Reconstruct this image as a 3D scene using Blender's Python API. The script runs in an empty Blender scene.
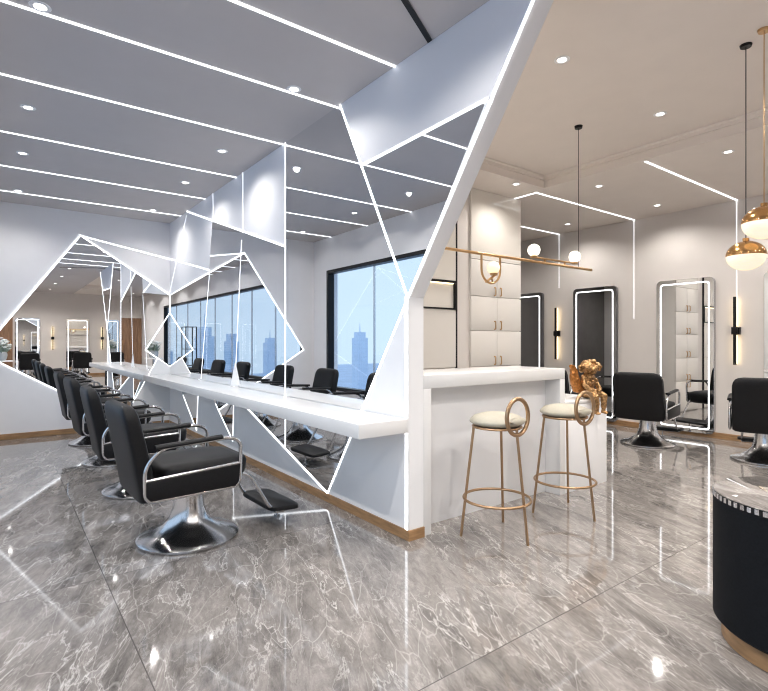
import bpy, bmesh, math, random
from mathutils import Vector, Matrix
random.seed(7)
C = bpy.context.scene.collection
scn = bpy.context.scene
PI = math.pi

# ------------------------------------------------------------------ materials
MATS = {}
def mat(name, col, rough=0.5, metal=0.0, spec=0.5, emit=None, estr=0.0, coat=0.0):
    m = bpy.data.materials.new(name); m.use_nodes = True
    b = m.node_tree.nodes['Principled BSDF']
    b.inputs['Base Color'].default_value = (*col, 1)
    b.inputs['Roughness'].default_value = rough
    b.inputs['Metallic'].default_value = metal
    b.inputs['Specular IOR Level'].default_value = spec
    b.inputs['Coat Weight'].default_value = coat
    if emit:
        b.inputs['Emission Color'].default_value = (*emit, 1)
        b.inputs['Emission Strength'].default_value = estr
    MATS[name] = m
    return m

def noisy(m, scale=20.0, amount=0.08, bump=0.0, stretch=(1, 1, 1)):
    """gentle procedural variation of colour (and bump) in object space"""
    nt = m.node_tree; b = nt.nodes['Principled BSDF']
    tc = nt.nodes.new('ShaderNodeTexCoord'); mp = nt.nodes.new('ShaderNodeMapping')
    mp.inputs['Scale'].default_value = stretch
    nz = nt.nodes.new('ShaderNodeTexNoise'); nz.inputs['Scale'].default_value = scale
    nz.inputs['Detail'].default_value = 6
    nt.links.new(tc.outputs['Object'], mp.inputs['Vector']); nt.links.new(mp.outputs[0], nz.inputs['Vector'])
    c = b.inputs['Base Color'].default_value[:3]
    r = nt.nodes.new('ShaderNodeValToRGB')
    r.color_ramp.elements[0].position = .3; r.color_ramp.elements[1].position = .7
    r.color_ramp.elements[0].color = (*[x*(1-amount) for x in c], 1)
    r.color_ramp.elements[1].color = (*[min(1, x*(1+amount)) for x in c], 1)
    nt.links.new(nz.outputs['Fac'], r.inputs['Fac']); nt.links.new(r.outputs['Color'], b.inputs['Base Color'])
    if bump:
        bp = nt.nodes.new('ShaderNodeBump'); bp.inputs['Strength'].default_value = bump; bp.inputs['Distance'].default_value = .004
        nt.links.new(nz.outputs['Fac'], bp.inputs['Height']); nt.links.new(bp.outputs[0], b.inputs['Normal'])
    return m

WHITE = noisy(mat('white_lacquer', (.86, .86, .87), .5), 3, .01)
COUNTER = noisy(mat('white_stone', (.76, .755, .75), .22), 4, .02)
WALLC = noisy(mat('wall_paint_cool', (.82, .81, .82), .65), 6, .012)
WALLW = noisy(mat('wall_paint_warm', (.68, .635, .60), .65), 6, .012)
CEILG = noisy(mat('ceiling_grey', (.53, .495, .485), .7), 5, .015)
CEILW = noisy(mat('ceiling_warm', (.78, .71, .65), .7), 5, .015)
MIRROR = mat('mirror', (.86, .87, .88), 0.0, 1.0)
MIRRORD = mat('mirror_grey', (.74, .73, .72), 0.0, 1.0)
LED = mat('led_white', (1, 1, 1), .5, emit=(.93, .96, 1.0), estr=2.0)
LEDW = mat('led_mirror', (1, 1, 1), .5, emit=(.93, .96, 1.0), estr=2.2)
LEDT = mat('led_thin', (1, 1, 1), .5, emit=(.9, .94, 1.0), estr=.9)
WARM = mat('led_warm', (1, .9, .7), .5, emit=(1.0, .78, .45), estr=2.6)
LAMP = mat('downlight_lens', (1, 1, 1), .5, emit=(1.0, .95, .88), estr=6)
GLOBE = mat('opal_glass', (1, .96, .9), .3, emit=(1.0, .90, .76), estr=1.8)
GLOBEC = mat('cream_glass', (.95, .85, .62), .25, emit=(1.0, .82, .5), estr=.55)
BOWL = noisy(mat('ribbed_opal_glass', (.9, .84, .7), .2, emit=(1.0, .88, .64), estr=.42), 30, .05, .1, (1, 1, 6))
LEATHER = noisy(mat('black_leather', (.008, .008, .009), .48, spec=.22), 140, .25, .12)
CHROME = noisy(mat('brushed_chrome', (.62, .62, .63), .2, 1.0), 60, .04, 0, (1, 1, 14))
BLACK = mat('black_metal', (.012, .012, .013), .35, .6)
BLACKM = noisy(mat('black_fabric', (.007, .008, .010), .7, spec=.12), 120, .2, .05)
GOLD = noisy(mat('brass', (.60, .38, .19), .28, 1.0), 30, .06)
GOLDP = noisy(mat('bronze_stool', (.45, .30, .18), .35, 1.0), 40, .06)
COPPER = noisy(mat('copper_dome', (.62, .36, .15), .16, 1.0), 25, .12)
SCULPT = noisy(mat('gilt_casting', (.42, .25, .115), .45, 1.0), 60, .6, .6)
AMBER = noisy(mat('amber_casting', (.40, .16, .04), .4, .7), 60, .4, .4)
CREAM = noisy(mat('cream_leather', (.50, .465, .375), .5), 60, .04, .05)
WOOD = noisy(mat('oak_skirting', (.33, .19, .09), .4), 8, .3, 0, (1, 1, 6))
DOORW = noisy(mat('walnut_door', (.25, .14, .08), .45), 6, .25, 0, (6, 6, .6))
CAB = noisy(mat('gloss_ivory', (.72, .68, .62), .08, coat=.5), 3, .015)
CABM = noisy(mat('satin_ivory', (.70, .665, .62), .35), 3, .015)
DARKW = noisy(mat('charcoal_wall', (.20, .195, .195), .5), 4, .08)
FRAMEG = noisy(mat('mirror_rim_grey', (.20, .20, .21), .3, .6), 4, .08)
GREYB = noisy(mat('rim_silver', (.55, .55, .56), .25, .9), 4, .05)
SILVER = mat('silver_bead', (.85, .85, .86), .15, 1.0)
PETAL = noisy(mat('white_petals', (.75, .78, .76), .7), 30, .1)
LEAF = noisy(mat('pale_leaves', (.28, .36, .30), .7), 30, .2)
POT = noisy(mat('grey_pot', (.35, .38, .40), .5), 10, .1)

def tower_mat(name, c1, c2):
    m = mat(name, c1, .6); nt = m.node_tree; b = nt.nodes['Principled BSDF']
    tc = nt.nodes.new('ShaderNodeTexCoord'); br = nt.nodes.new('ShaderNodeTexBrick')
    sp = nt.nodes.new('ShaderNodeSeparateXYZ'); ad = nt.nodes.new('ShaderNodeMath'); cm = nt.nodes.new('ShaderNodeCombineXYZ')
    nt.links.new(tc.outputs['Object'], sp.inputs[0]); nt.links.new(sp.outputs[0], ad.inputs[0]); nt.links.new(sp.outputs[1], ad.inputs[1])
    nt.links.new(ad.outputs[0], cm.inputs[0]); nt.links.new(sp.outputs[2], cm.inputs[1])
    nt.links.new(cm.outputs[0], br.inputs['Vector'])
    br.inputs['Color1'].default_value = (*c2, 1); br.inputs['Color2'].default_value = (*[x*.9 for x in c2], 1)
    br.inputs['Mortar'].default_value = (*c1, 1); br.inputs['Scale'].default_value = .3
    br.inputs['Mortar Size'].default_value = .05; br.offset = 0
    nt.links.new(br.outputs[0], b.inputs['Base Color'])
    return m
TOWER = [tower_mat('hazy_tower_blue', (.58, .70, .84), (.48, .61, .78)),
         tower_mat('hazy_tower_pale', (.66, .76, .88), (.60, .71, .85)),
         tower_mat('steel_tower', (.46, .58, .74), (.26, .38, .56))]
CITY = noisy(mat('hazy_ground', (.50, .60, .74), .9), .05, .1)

def glass_mat():
    m = bpy.data.materials.new('window_glass'); m.use_nodes = True
    nt = m.node_tree; nt.nodes.clear()
    o = nt.nodes.new('ShaderNodeOutputMaterial'); mx = nt.nodes.new('ShaderNodeMixShader')
    t = nt.nodes.new('ShaderNodeBsdfTransparent'); t.inputs[0].default_value = (.93, .97, 1, 1)
    g = nt.nodes.new('ShaderNodeBsdfGlossy'); g.inputs['Roughness'].default_value = .02
    fr = nt.nodes.new('ShaderNodeFresnel'); fr.inputs['IOR'].default_value = 1.45
    ge = nt.nodes.new('ShaderNodeNewGeometry'); mu = nt.nodes.new('ShaderNodeMath'); mu.operation = 'MULTIPLY'
    iv = nt.nodes.new('ShaderNodeMath'); iv.operation = 'SUBTRACT'; iv.inputs[0].default_value = 1
    nt.links.new(ge.outputs['Backfacing'], iv.inputs[1]); nt.links.new(fr.outputs[0], mu.inputs[0]); nt.links.new(iv.outputs[0], mu.inputs[1])
    nt.links.new(mu.outputs[0], mx.inputs[0]); nt.links.new(t.outputs[0], mx.inputs[1]); nt.links.new(g.outputs[0], mx.inputs[2])
    nt.links.new(mx.outputs[0], o.inputs['Surface'])
    return m
GLASS = glass_mat()

def floor_mat():
    m = mat('grey_marble_floor', (.3, .28, .26), .07, spec=.5)
    nt = m.node_tree; b = nt.nodes['Principled BSDF']; L = nt.links.new
    N = nt.nodes.new
    tc = N('ShaderNodeTexCoord')
    # tile index -> every slab is cut from another place of the stone
    sep = N('ShaderNodeSeparateXYZ'); L(tc.outputs['Object'], sep.inputs[0])
    def mth(op, a, bb=None, clamp=False):
        n = N('ShaderNodeMath'); n.operation = op; n.use_clamp = clamp
        for i, v in enumerate((a, bb)):
            if v is None: continue
            if isinstance(v, (int, float)): n.inputs[i].default_value = v
            else: L(v, n.inputs[i])
        return n.outputs[0]
    TS = 1.6
    sx = mth('DIVIDE', mth('SUBTRACT', sep.outputs[0], .427), 2.8); sj = mth('DIVIDE', mth('SUBTRACT', sep.outputs[0], .427), .7); sy = mth('DIVIDE', mth('SUBTRACT', sep.outputs[1], 1.345), TS)
    fx = mth('FLOOR', sx); fy = mth('FLOOR', sy)
    cmb = N('ShaderNodeCombineXYZ'); L(mth('MULTIPLY', fx, 3.71), cmb.inputs[0]); L(mth('MULTIPLY', fy, 5.13), cmb.inputs[1])
    add = N('ShaderNodeVectorMath'); add.operation = 'ADD'; L(tc.outputs['Object'], add.inputs[0]); L(cmb.outputs[0], add.inputs[1])
    rot = N('ShaderNodeMapping'); rot.inputs['Rotation'].default_value = (0, 0, math.radians(-68)); L(add.outputs[0], rot.inputs[0])
    st = N('ShaderNodeMapping'); st.inputs['Scale'].default_value = (.85, 2.8, 1); L(rot.outputs[0], st.inputs[0])
    # warp
    wz = N('ShaderNodeTexNoise'); wz.inputs['Scale'].default_value = 1.5; wz.inputs['Detail'].default_value = 3; L(st.outputs[0], wz.inputs[0])
    ws = N('ShaderNodeVectorMath'); ws.operation = 'SCALE'; ws.inputs['Scale'].default_value = .38; L(wz.outputs['Color'], ws.inputs[0])
    wa = N('ShaderNodeVectorMath'); wa.operation = 'ADD'; L(st.outputs[0], wa.inputs[0]); L(ws.outputs[0], wa.inputs[1])
    n1 = N('ShaderNodeTexNoise'); n1.inputs['Scale'].default_value = 2.6; n1.inputs['Detail'].default_value = 12; n1.inputs['Roughness'].default_value = .80
    L(wa.outputs[0], n1.inputs[0])
    r1 = N('ShaderNodeValToRGB'); e = r1.color_ramp.elements
    e[0].position = .33; e[0].color = (.095, .087, .081, 1); e[1].position = .68; e[1].color = (.375, .342, .32, 1)
    x = e.new(.5); x.color = (.22, .201, .188, 1)
    L(n1.outputs['Fac'], r1.inputs[0])
    # fine veins: ridges of warped noise
    def ridge(vec, scale, width, detail, rough=.6):
        nz = N('ShaderNodeTexNoise'); nz.inputs['Scale'].default_value = scale; nz.inputs['Detail'].default_value = detail; nz.inputs['Roughness'].default_value = rough
        L(vec, nz.inputs[0])
        d = mth('ABSOLUTE', mth('SUBTRACT', nz.outputs['Fac'], .5))
        return mth('SUBTRACT', 1.0, mth('DIVIDE', d, width), True)
    v1 = ridge(wa.outputs[0], 1.3, .010, 7)
    v2 = ridge(wa.outputs[0], 4.6, .016, 8)
    vo = N('ShaderNodeTexVoronoi'); vo.feature = 'DISTANCE_TO_EDGE'; vo.inputs['Scale'].default_value = 3.1; L(wa.outputs[0], vo.inputs[0])
    v3 = mth('SUBTRACT', 1.0, mth('DIVIDE', vo.outputs[0], .016), True)
    msk = N('ShaderNodeTexNoise'); msk.inputs['Scale'].default_value = 1.3; msk.inputs['Detail'].default_value = 3; L(rot.outputs[0], msk.inputs[0])
    mk = mth('MULTIPLY', mth('SUBTRACT', msk.outputs['Fac'], .32), 3.6, True)
    vsum = mth('ADD', mth('MULTIPLY', v1, .62), mth('ADD', mth('MULTIPLY', v2, .32), mth('MULTIPLY', v3, .36)), True)
    vfac = mth('MULTIPLY', vsum, mk, True)
    mixv = N('ShaderNodeMix'); mixv.data_type = 'RGBA'
    L(vfac, mixv.inputs[0]); L(r1.outputs[0], mixv.inputs[6]); mixv.inputs[7].default_value = (.68, .65, .615, 1)
    # joints
    def joint(s, per):
        f = mth('FRACT', s); d = mth('MINIMUM', f, mth('SUBTRACT', 1.0, f))
        return mth('LESS_THAN', d, .0022/per)
    jt = mth('ADD', mth('MAXIMUM', joint(sx, 2.8), joint(sy, TS)), mth('MULTIPLY', joint(sj, .7), .3), True)
    mixj = N('ShaderNodeMix'); mixj.data_type = 'RGBA'
    L(jt, mixj.inputs[0]); L(mixv.outputs[2], mixj.inputs[6]); mixj.inputs[7].default_value = (.10, .092, .088, 1)
    L(mixj.outputs[2], b.inputs['Base Color'])
    L(mth('ADD', .035, mth('MULTIPLY', n1.outputs['Fac'], .05)), b.inputs['Roughness'])
    b.inputs['Coat Weight'].default_value = .35; b.inputs['Coat Roughness'].default_value = .03
    return m
FLOOR = floor_mat()
STONETOP = FLOOR

# ------------------------------------------------------------------ mesh helpers
def link(name, bm, m, parent=None, smooth=True, angle=35):
    bmesh.ops.remove_doubles(bm, verts=bm.verts, dist=1e-6)
    bmesh.ops.recalc_face_normals(bm, faces=bm.faces)
    me = bpy.data.meshes.new(name); bm.to_mesh(me); bm.free()
    if smooth:
        me.polygons.foreach_set('use_smooth', [True]*len(me.polygons))
        try: me.set_sharp_from_angle(angle=math.radians(angle))
        except Exception: pass
    ms = m if isinstance(m, (list, tuple)) else [m]
    for k in ms: me.materials.append(k)
    o = bpy.data.objects.new(name, me); C.objects.link(o)
    if parent is not None: o.parent = parent
    return o

def BM(): return bmesh.new()

def add_box(bm, lo, hi, bev=0.0, seg=2):
    c = [(a+b)/2 for a, b in zip(lo, hi)]; s = [abs(b-a) for a, b in zip(lo, hi)]
    t = bmesh.new(); bmesh.ops.create_cube(t, size=1, matrix=Matrix.Translation(c) @ Matrix.Diagonal((*s, 1)))
    if bev: bmesh.ops.bevel(t, geom=t.edges[:], offset=bev, segments=seg, affect='EDGES', profile=.5)
    merge(bm, t); return bm

def merge(bm, t, M=None):
    if M is not None: bmesh.ops.transform(t, matrix=M, verts=t.verts)
    me = bpy.data.meshes.new('tmp'); t.to_mesh(me); t.free(); bm.from_mesh(me); bpy.data.meshes.remove(me)

def add_prism(bm, pts, axis, a, b, bev=0.0):
    """extrude a 2-D polygon between a and b along axis (0: pts=(y,z), 1: pts=(x,z), 2: pts=(x,y))"""
    def P(p, h):
        return {0: (h, p[0], p[1]), 1: (p[0], h, p[1]), 2: (p[0], p[1], h)}[axis]
    t = bmesh.new()
    lo = [t.verts.new(P(p, a)) for p in pts]; hi = [t.verts.new(P(p, b)) for p in pts]
    t.faces.new(lo); t.faces.new(hi[::-1])
    n = len(pts)
    for i in range(n): t.faces.new((lo[i], hi[i], hi[(i+1) % n], lo[(i+1) % n]))
    t.normal_update()
    if n > 4 and not bev: bmesh.ops.triangulate(t, faces=[q for q in t.faces if len(q.verts) > 4], ngon_method='EAR_CLIP')
    bmesh.ops.recalc_face_normals(t, faces=t.faces)
    if bev:
        bmesh.ops.bevel(t, geom=t.edges[:], offset=bev, segments=2, affect='EDGES', profile=.5)
    merge(bm, t); return bm

def add_lathe(bm, prof, n=40, M=None, cap=True):
    t = bmesh.new(); rings = []
    for r, z in prof:
        if r < 1e-6: rings.append([t.verts.new((0, 0, z))])
        else: rings.append([t.verts.new((r*math.cos(2*PI*i/n), r*math.sin(2*PI*i/n), z)) for i in range(n)])
    for A, B in zip(rings, rings[1:]):
        for i in range(n):
            j = (i+1) % n
            if len(A) == 1 and len(B) == 1: continue
            if len(A) == 1: t.faces.new((A[0], B[i], B[j]))
            elif len(B) == 1: t.faces.new((A[i], B[0], A[j]))
            else: t.faces.new((A[i], B[i], B[j], A[j]))
    if cap:
        for R in (rings[0], rings[-1]):
            if len(R) > 2: t.faces.new(R)
    merge(bm, t, M); return bm

def add_tube(bm, pts, r, n=10, closed=False, flat=None):
    """round tube swept along a list of points"""
    pts = [Vector(p) for p in pts]; t = bmesh.new(); rings = []; N = len(pts); up = None
    for i, p in enumerate(pts):
        if closed: d = pts[(i+1) % N]-pts[i-1]
        else: d = pts[min(i+1, N-1)]-pts[max(i-1, 0)]
        d.normalize()
        if up is None:
            up = Vector((0, 0, 1)) if abs(d.z) < .9 else Vector((1, 0, 0))
        u = (up-d*up.dot(d))
        if u.length < 1e-4: u = d.orthogonal()
        u.normalize(); up = u; w = d.cross(u)
        rr = r[i] if isinstance(r, (list, tuple)) else r
        rings.append([t.verts.new(p+u*math.cos(2*PI*k/n)*rr+w*math.sin(2*PI*k/n)*rr) for k in range(n)])
    for i in range(N if closed else N-1):
        A = rings[i]; B = rings[(i+1) % N]
        off = 0
        if closed and i == N-1:
            off = min(range(n), key=lambda o: sum((A[k].co-B[(k+o) % n].co).length for k in range(n)))
        for k in range(n):
            t.faces.new((A[k], A[(k+1) % n], B[(k+1+off) % n], B[(k+off) % n]))
    if not closed: t.faces.new(rings[0]); t.faces.new(rings[-1])
    merge(bm, t); return bm

def arc_round(pts, rad, seg=6, closed=True):
    """fillet the corners of a 3-D polyline"""
    pts = [Vector(p) for p in pts]; out = []; N = len(pts)
    for i, p in enumerate(pts):
        if not closed and i in (0, N-1): out.append(p); continue
        a = pts[i-1]-p; b = pts[(i+1) % N]-p
        r = min(rad, a.length*.48, b.length*.48)
        p0 = p+a.normalized()*r; p1 = p+b.normalized()*r
        for k in range(seg+1):
            s = k/seg; out.append(p0*(1-s)**2+p*2*s*(1-s)+p1*s**2)
    return out

def sup(n, a, b, e=4):
    out = []
    for k in range(n):
        th = 2*PI*k/n; c, s = math.cos(th), math.sin(th)
        out.append((a*math.copysign(abs(c)**(2/e), c), b*math.copysign(abs(s)**(2/e), s)))
    return out

def add_loft(bm, secs, n=40, M=None):
    """secs: list of (cx, cy, z, half_x, half_y, exponent) horizontal super-ellipse rings"""
    t = bmesh.new(); rings = []
    for cx, cy, z, a, b, e in secs:
        rings.append([t.verts.new((cx+x, cy+y, z)) for x, y in sup(n, a, b, e)])
    for A, B in zip(rings, rings[1:]):
        for k in range(n): t.faces.new((A[k], A[(k+1) % n], B[(k+1) % n], B[k]))
    t.faces.new(rings[0]); t.faces.new(rings[-1])
    merge(bm, t, M); return bm

def add_ball(bm, c, r, sub=3, sc=(1, 1, 1), R=None):
    t = bmesh.new(); bmesh.ops.create_icosphere(t, subdivisions=sub, radius=1)
    M = Matrix.Translation(c) @ (R or Matrix.Identity(4)) @ Matrix.Diagonal((r*sc[0], r*sc[1], r*sc[2], 1))
    merge(bm, t, M); return bm

def rrect(w, h, rad, seg=6):
    out = []
    for cx, cy, a0 in ((w/2-rad, h/2-rad, 0), (-w/2+rad, h/2-rad, 90), (-w/2+rad, -h/2+rad, 180), (w/2-rad, -h/2+rad, 270)):
        for k in range(seg+1):
            a = math.radians(a0+90*k/seg); out.append((cx+rad*math.cos(a), cy+rad*math.sin(a)))
    return out

def add_ring_prism(bm, outer, inner, axis, a, b):
    def P(p, h):
        return {0: (h, p[0], p[1]), 1: (p[0], h, p[1]), 2: (p[0], p[1], h)}[axis]
    t = bmesh.new(); n = len(outer)
    V = [[t.verts.new(P(p, h)) for p in q] for q, h in ((outer, a), (inner, a), (outer, b), (inner, b))]
    for i in range(n):
        j = (i+1) % n
        for A, B in ((V[0], V[1]), (V[1], V[3]), (V[3], V[2]), (V[2], V[0])):
            t.faces.new((A[i], A[j], B[j], B[i]))
    merge(bm, t); return bm

def thing(name, label, cat, loc=(0, 0, 0), rz=0, group=None):
    o = bpy.data.objects.new(name, None); o.empty_display_size = .1; C.objects.link(o)
    o.location = loc; o.rotation_euler = (0, 0, rz); tag(o, label, cat, group); return o
def tag(o, label, cat, group=None):
    o['label'] = label; o['category'] = cat
    if group: o['group'] = group
    return o
def struct(name, bm, m, parent=None, smooth=False):
    o = link(name, bm, m, parent, smooth)
    if parent is None: o['kind'] = 'structure'
    return o
def kids(o): return [c for c in bpy.data.objects if c.parent is o]
def dup(root, loc, rz, label, group=None):
    r = root.copy(); C.objects.link(r); r.location = loc; r.rotation_euler = (0, 0, rz); r['label'] = label
    if group: r['group'] = group
    for ch in kids(root):
        c = ch.copy(); C.objects.link(c); c.parent = r
        for g in kids(ch):
            d = g.copy(); C.objects.link(d); d.parent = c
    return r

# ------------------------------------------------------------------ dimensions (metres; camera over the origin)
H = 2.92          # ceiling
HT = 3.05         # raised tray over the right-hand room
XW = -.40         # window wall
XP = 1.985        # mirror partition, salon side
XQ = 2.094        # mirror partition, bar side
XR = 7.15         # right wall
YB = 7.84         # back wall
YF = -5.6         # wall behind the camera
PE = 2.396        # near end of the partition
CAMZ = 1.2

# ------------------------------------------------------------------ shell
b = BM(); add_box(b, (XW-.3, YF-.2, -.12), (XR+.2, YB+.2, 0)); struct('floor', b, FLOOR)
b = BM(); add_box(b, (XW-.3, YF-.2, H), (XQ, YB+.2, H+.4)); struct('ceiling', b, CEILG)
b = BM()
add_box(b, (4.87, YF-.2, H), (XR+.2, YB+.2, H+.4)); add_box(b, (XQ, 3.53, H), (4.87, YB+.2, H+.4)); add_box(b, (XQ, YF-.2, H), (4.87, -3.4, H+.4))
add_box(b, (XQ, -3.4, HT), (4.87, 3.53, H+.4))
struct('ceiling', b, CEILW)
b = BM()   # moulding round the tray
prof = [(0, 0), (.028, 0), (.028, .012), (.016, .022), (.016, .05), (0, .05)]
add_prism(b, [(4.8695-x, HT-.0005-z) for x, z in prof], 1, -3.4, 3.53)
add_prism(b, [(3.5295-x, HT-.0005-z) for x, z in prof], 0, XQ+.001, 4.87-.03)
o = struct('trim_1', b, CEILW)

# window wall
WY0, WY1, WZ0, WZ1 = -2.3, 7.39, .42, 2.38
b = BM()
add_box(b, (XW-.2, YF-.2, 0), (XW, WY0, H)); add_box(b, (XW-.2, WY1, 0), (XW, YB+.2, H))
add_box(b, (XW-.2, WY0, 0), (XW, WY1, WZ0)); add_box(b, (XW-.2, WY0, WZ1), (XW, WY1, H))
struct('wall_left', b, WALLC)
win = bpy.data.objects.new('window_1', None); C.objects.link(win); win['kind'] = 'structure'
win.location = (XW-.06, (WY0+WY1)/2, WZ0)
cy = (WY0+WY1)/2
b = BM(); f = .055
add_box(b, (-.04, WY0-cy, 0), (.075, WY1-cy, f)); add_box(b, (-.04, WY0-cy, WZ1-WZ0-f), (.075, WY1-cy, WZ1-WZ0))
add_box(b, (-.04, WY0-cy, f), (.075, WY0-cy+f, WZ1-WZ0-f)); add_box(b, (-.04, WY1-cy-f, f), (.075, WY1-cy, WZ1-WZ0-f))
link('window_frame', b, BLACK, win, False)
npan = 8; pw = (WY1-WY0-2*f)/npan
for k in range(npan):
    y0 = WY0-cy+f+k*pw
    b = BM(); add_box(b, (-.006, y0+.004, f), (.006, y0+pw-.004, WZ1-WZ0-f)); link('pane', b, GLASS, win, False)
    if k:
        b = BM(); add_box(b, (-.02, y0-.005, f), (.012, y0+.005, WZ1-WZ0-f)); link('mullion', b, GREYB, win, False)

b = BM(); add_box(b, (XW-.2, YB, 0), (XQ, YB+.2, H)); struct('wall_back', b, WALLC)
b = BM(); add_box(b, (XR, YF-.2, 0), (XR+.2, 7.5, H)); struct('wall_right', b, WALLW)
b = BM(); add_box(b, (XQ, 7.0, 0), (XR, 7.2, H)); struct('wall_far', b, DARKW)
b = BM(); add_box(b, (XW, YF-.2, 0), (XR, YF, H)); struct('wall_front', b, WALLW)
# mirror partition: solid wall with the slanting near end
b = BM(); add_prism(b, [(YB, 0), (PE, 0), (PE, 1.471), (1.39, H), (YB, H)], 0, XP, XQ)
wm = struct('wall_middle', b, WHITE)
# skirting
b = BM(); add_box(b, (XW+.001, YB-.016, 0), (XP-.02, YB-.0005, .07), .002, 1); struct('baseboard_back', b, WOOD)
b = BM(); add_box(b, (XR-.016, YF, 0), (XR-.0005, 7.0, .075), .002, 1); struct('baseboard_right', b, WOOD)
b = BM(); add_prism(b, [(XP-.018, PE-.012), (XQ, PE-.012), (XQ, PE-.0005), (XP-.0005, PE-.0005), (XP-.0005, YB-.02), (XP-.018, YB-.02)], 2, 0, .062); struct('baseboard_middle', b, WOOD)
b = BM(); add_box(b, (XW, YF+.0005, 0), (XR-.02, YF+.016, .075), .002, 1); struct('baseboard_front', b, WOOD)
# outside ground
b = BM(); add_box(b, (-900, -700, -46), (-8, 900, -45)); struct('ground', b, CITY)

# ------------------------------------------------------------------ mirror wall: panes, white panels, LED lines
S1 = .0075      # LED half width
def seg_on_x(bm, p, q, x0, x1, w=S1):
    a = Vector(p); c = Vector(q); d = (c-a).normalized(); n = Vector((-d.y, d.x))*w
    e = d*w*.5
    P = [a-e+n, c+e+n, c+e-n, a-e-n]
    add_prism(bm, [(v.x, v.y) for v in P], 0, x0, x1)
def seg_on_y(bm, p, q, y0, y1, w=S1):
    a = Vector(p); c = Vector(q); d = (c-a).normalized(); n = Vector((-d.y, d.x))*w
    e = d*w*.5
    P = [a-e+n, c+e+n, c+e-n, a-e-n]
    add_prism(bm, [(v.x, v.y) for v in P], 1, y0, y1)
FX = XP-.012    # front of panels/panes
LX0, LX1 = XP-.0150, XP-.0125
ca, sa = .8011, .5985
def on_p(x, y, X=FX):           # corner points of the facets, measured on the photograph, as (Y, z) on the partition
    u = (x-384)/514; v = (342-y)/514
    t = X/(sa+ca*u); return ((ca-sa*u)*t, CAMZ+v*t)
def on_b(x, y, Y=YB-.012):      # the same for the back wall, as (X, z)
    u = (x-384)/514; v = (342-y)/514
    t = Y/(ca-sa*u); return ((sa+ca*u)*t, CAMZ+v*t)
cl = H-.001
A1 = (on_p(340, 108)[0], cl); A2 = on_p(361, 166); A3 = on_p(486.6, 99.5)
A4 = (PE, 1.471)
top = (1.39, cl)
A6 = on_p(327.6, 493.2); A6 = (A6[0], .063)
V0 = on_p(285.3, 148)[0]           # the vertical joint
A5 = (A4[0]+.004, A4[1]-.004)
def lerp(a, b, t): return (a[0]+(b[0]-a[0])*t, a[1]+(b[1]-a[1])*t)
def at_y(a, b, y): return lerp(a, b, (y-a[0])/(b[0]-a[0]))
def at_z(a, b, z): return lerp(a, b, (z-a[1])/(b[1]-a[1]))
K0 = on_p(187, 216); K0 = (K0[0], cl); K1 = on_p(285.3, 246.5)
T1 = on_p(249, 410); zig = at_z(A6, T1, .70)           # upper end of the slanted under-counter line
VL = at_y(A6, T1, V0)                                   # where it meets the vertical joint
J1 = on_p(209, 270); CO = (YB-.001, on_p(171, 295)[1])
J0 = (YB-.001, on_p(169.5, 259)[1])
KX = at_y(K0, K1, on_p(212.5, 225)[0])
q_top = KX
mirA = thing('wall_mirror', 'long low wall mirror behind the styling counter, running into the back corner', 'mirror', (0, 0, 0))
t2a = on_p(234, 407); t2b = on_p(232.8, 441); t2c = on_p(215.6, 404)
t3a = on_p(199, 398); t3b = on_p(196.5, 430); t3c = on_p(183, 395)
ylo = .70
t2l = at_z(t2b, t2c, ylo); t3l = at_z(t3b, t3c, ylo)
polyA = [K1, (K1[0], VL[1]), at_y(A6, T1, t2a[0]), t2b, t2l, (t3a[0], ylo), t3b, t3l, (YB-.001, ylo), CO, J1, q_top]
def mirror_pane(poly, parent):
    b = BM(); add_prism(b, poly, 0, FX, XP-.0005); return link('pane', b, MIRROR, parent, False)
mirror_pane(polyA, mirA)
b = BM(); seg_on_x(b, t2b, t2c, LX0, LX1, .004); link('led_strip', b, LED, mirA, False)
b = BM(); seg_on_x(b, t2b, (t2a[0], .74), LX0, LX1, .004); link('led_strip', b, LED, mirA, False)
b = BM(); seg_on_x(b, t3b, t3c, LX0, LX1, .004); link('led_strip', b, LED, mirA, False)
b = BM(); seg_on_x(b, t3b, (t3a[0], .74), LX0, LX1, .004); link('led_strip', b, LED, mirA, False)
for p, q in (((J1[0]-.02, J1[1]-.03), on_p(201, 379)), (on_p(241.5, 240), on_p(235, 384))):
    b = BM(); seg_on_x(b, p, q, LX0, LX1, .0018); link('led_strip', b, LEDT, mirA, False)

mirB = thing('wall_mirror', 'tall angular mirror in the middle of the partition, reaching from ceiling to near the floor', 'mirror')
polyB = [(V0-.002, cl), A1, A4, A6, (V0-.002, VL[1])]
polyB = [(V0-.002, cl), A1, A2, A5, (A5[0], A5[1]), A6, (V0-.002, VL[1])]
polyB = [(V0-.002, cl), A1, A2, A5, A6, (V0-.002, VL[1])]
mirror_pane(polyB, mirB)
for p, q in ((A1, A5), (A4, A6), (A6, zig)):
    b = BM(); seg_on_x(b, p, q, LX0, LX1); link('led_strip', b, LED, mirB, False)
b = BM(); seg_on_x(b, (V0, cl), (V0, VL[1]), LX0, LX1, .0038); link('led_strip', b, LED, mirB, False)

mirC = thing('wall_mirror', 'triangular mirror along the slanting outer edge of the partition', 'mirror')
e1 = lerp(A4, top, .006)
mirror_pane([A2, A3, A5], mirC)
b = BM(); seg_on_x(b, A2, A3, LX0, LX1); link('led_strip', b, LED, mirC, False)

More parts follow.
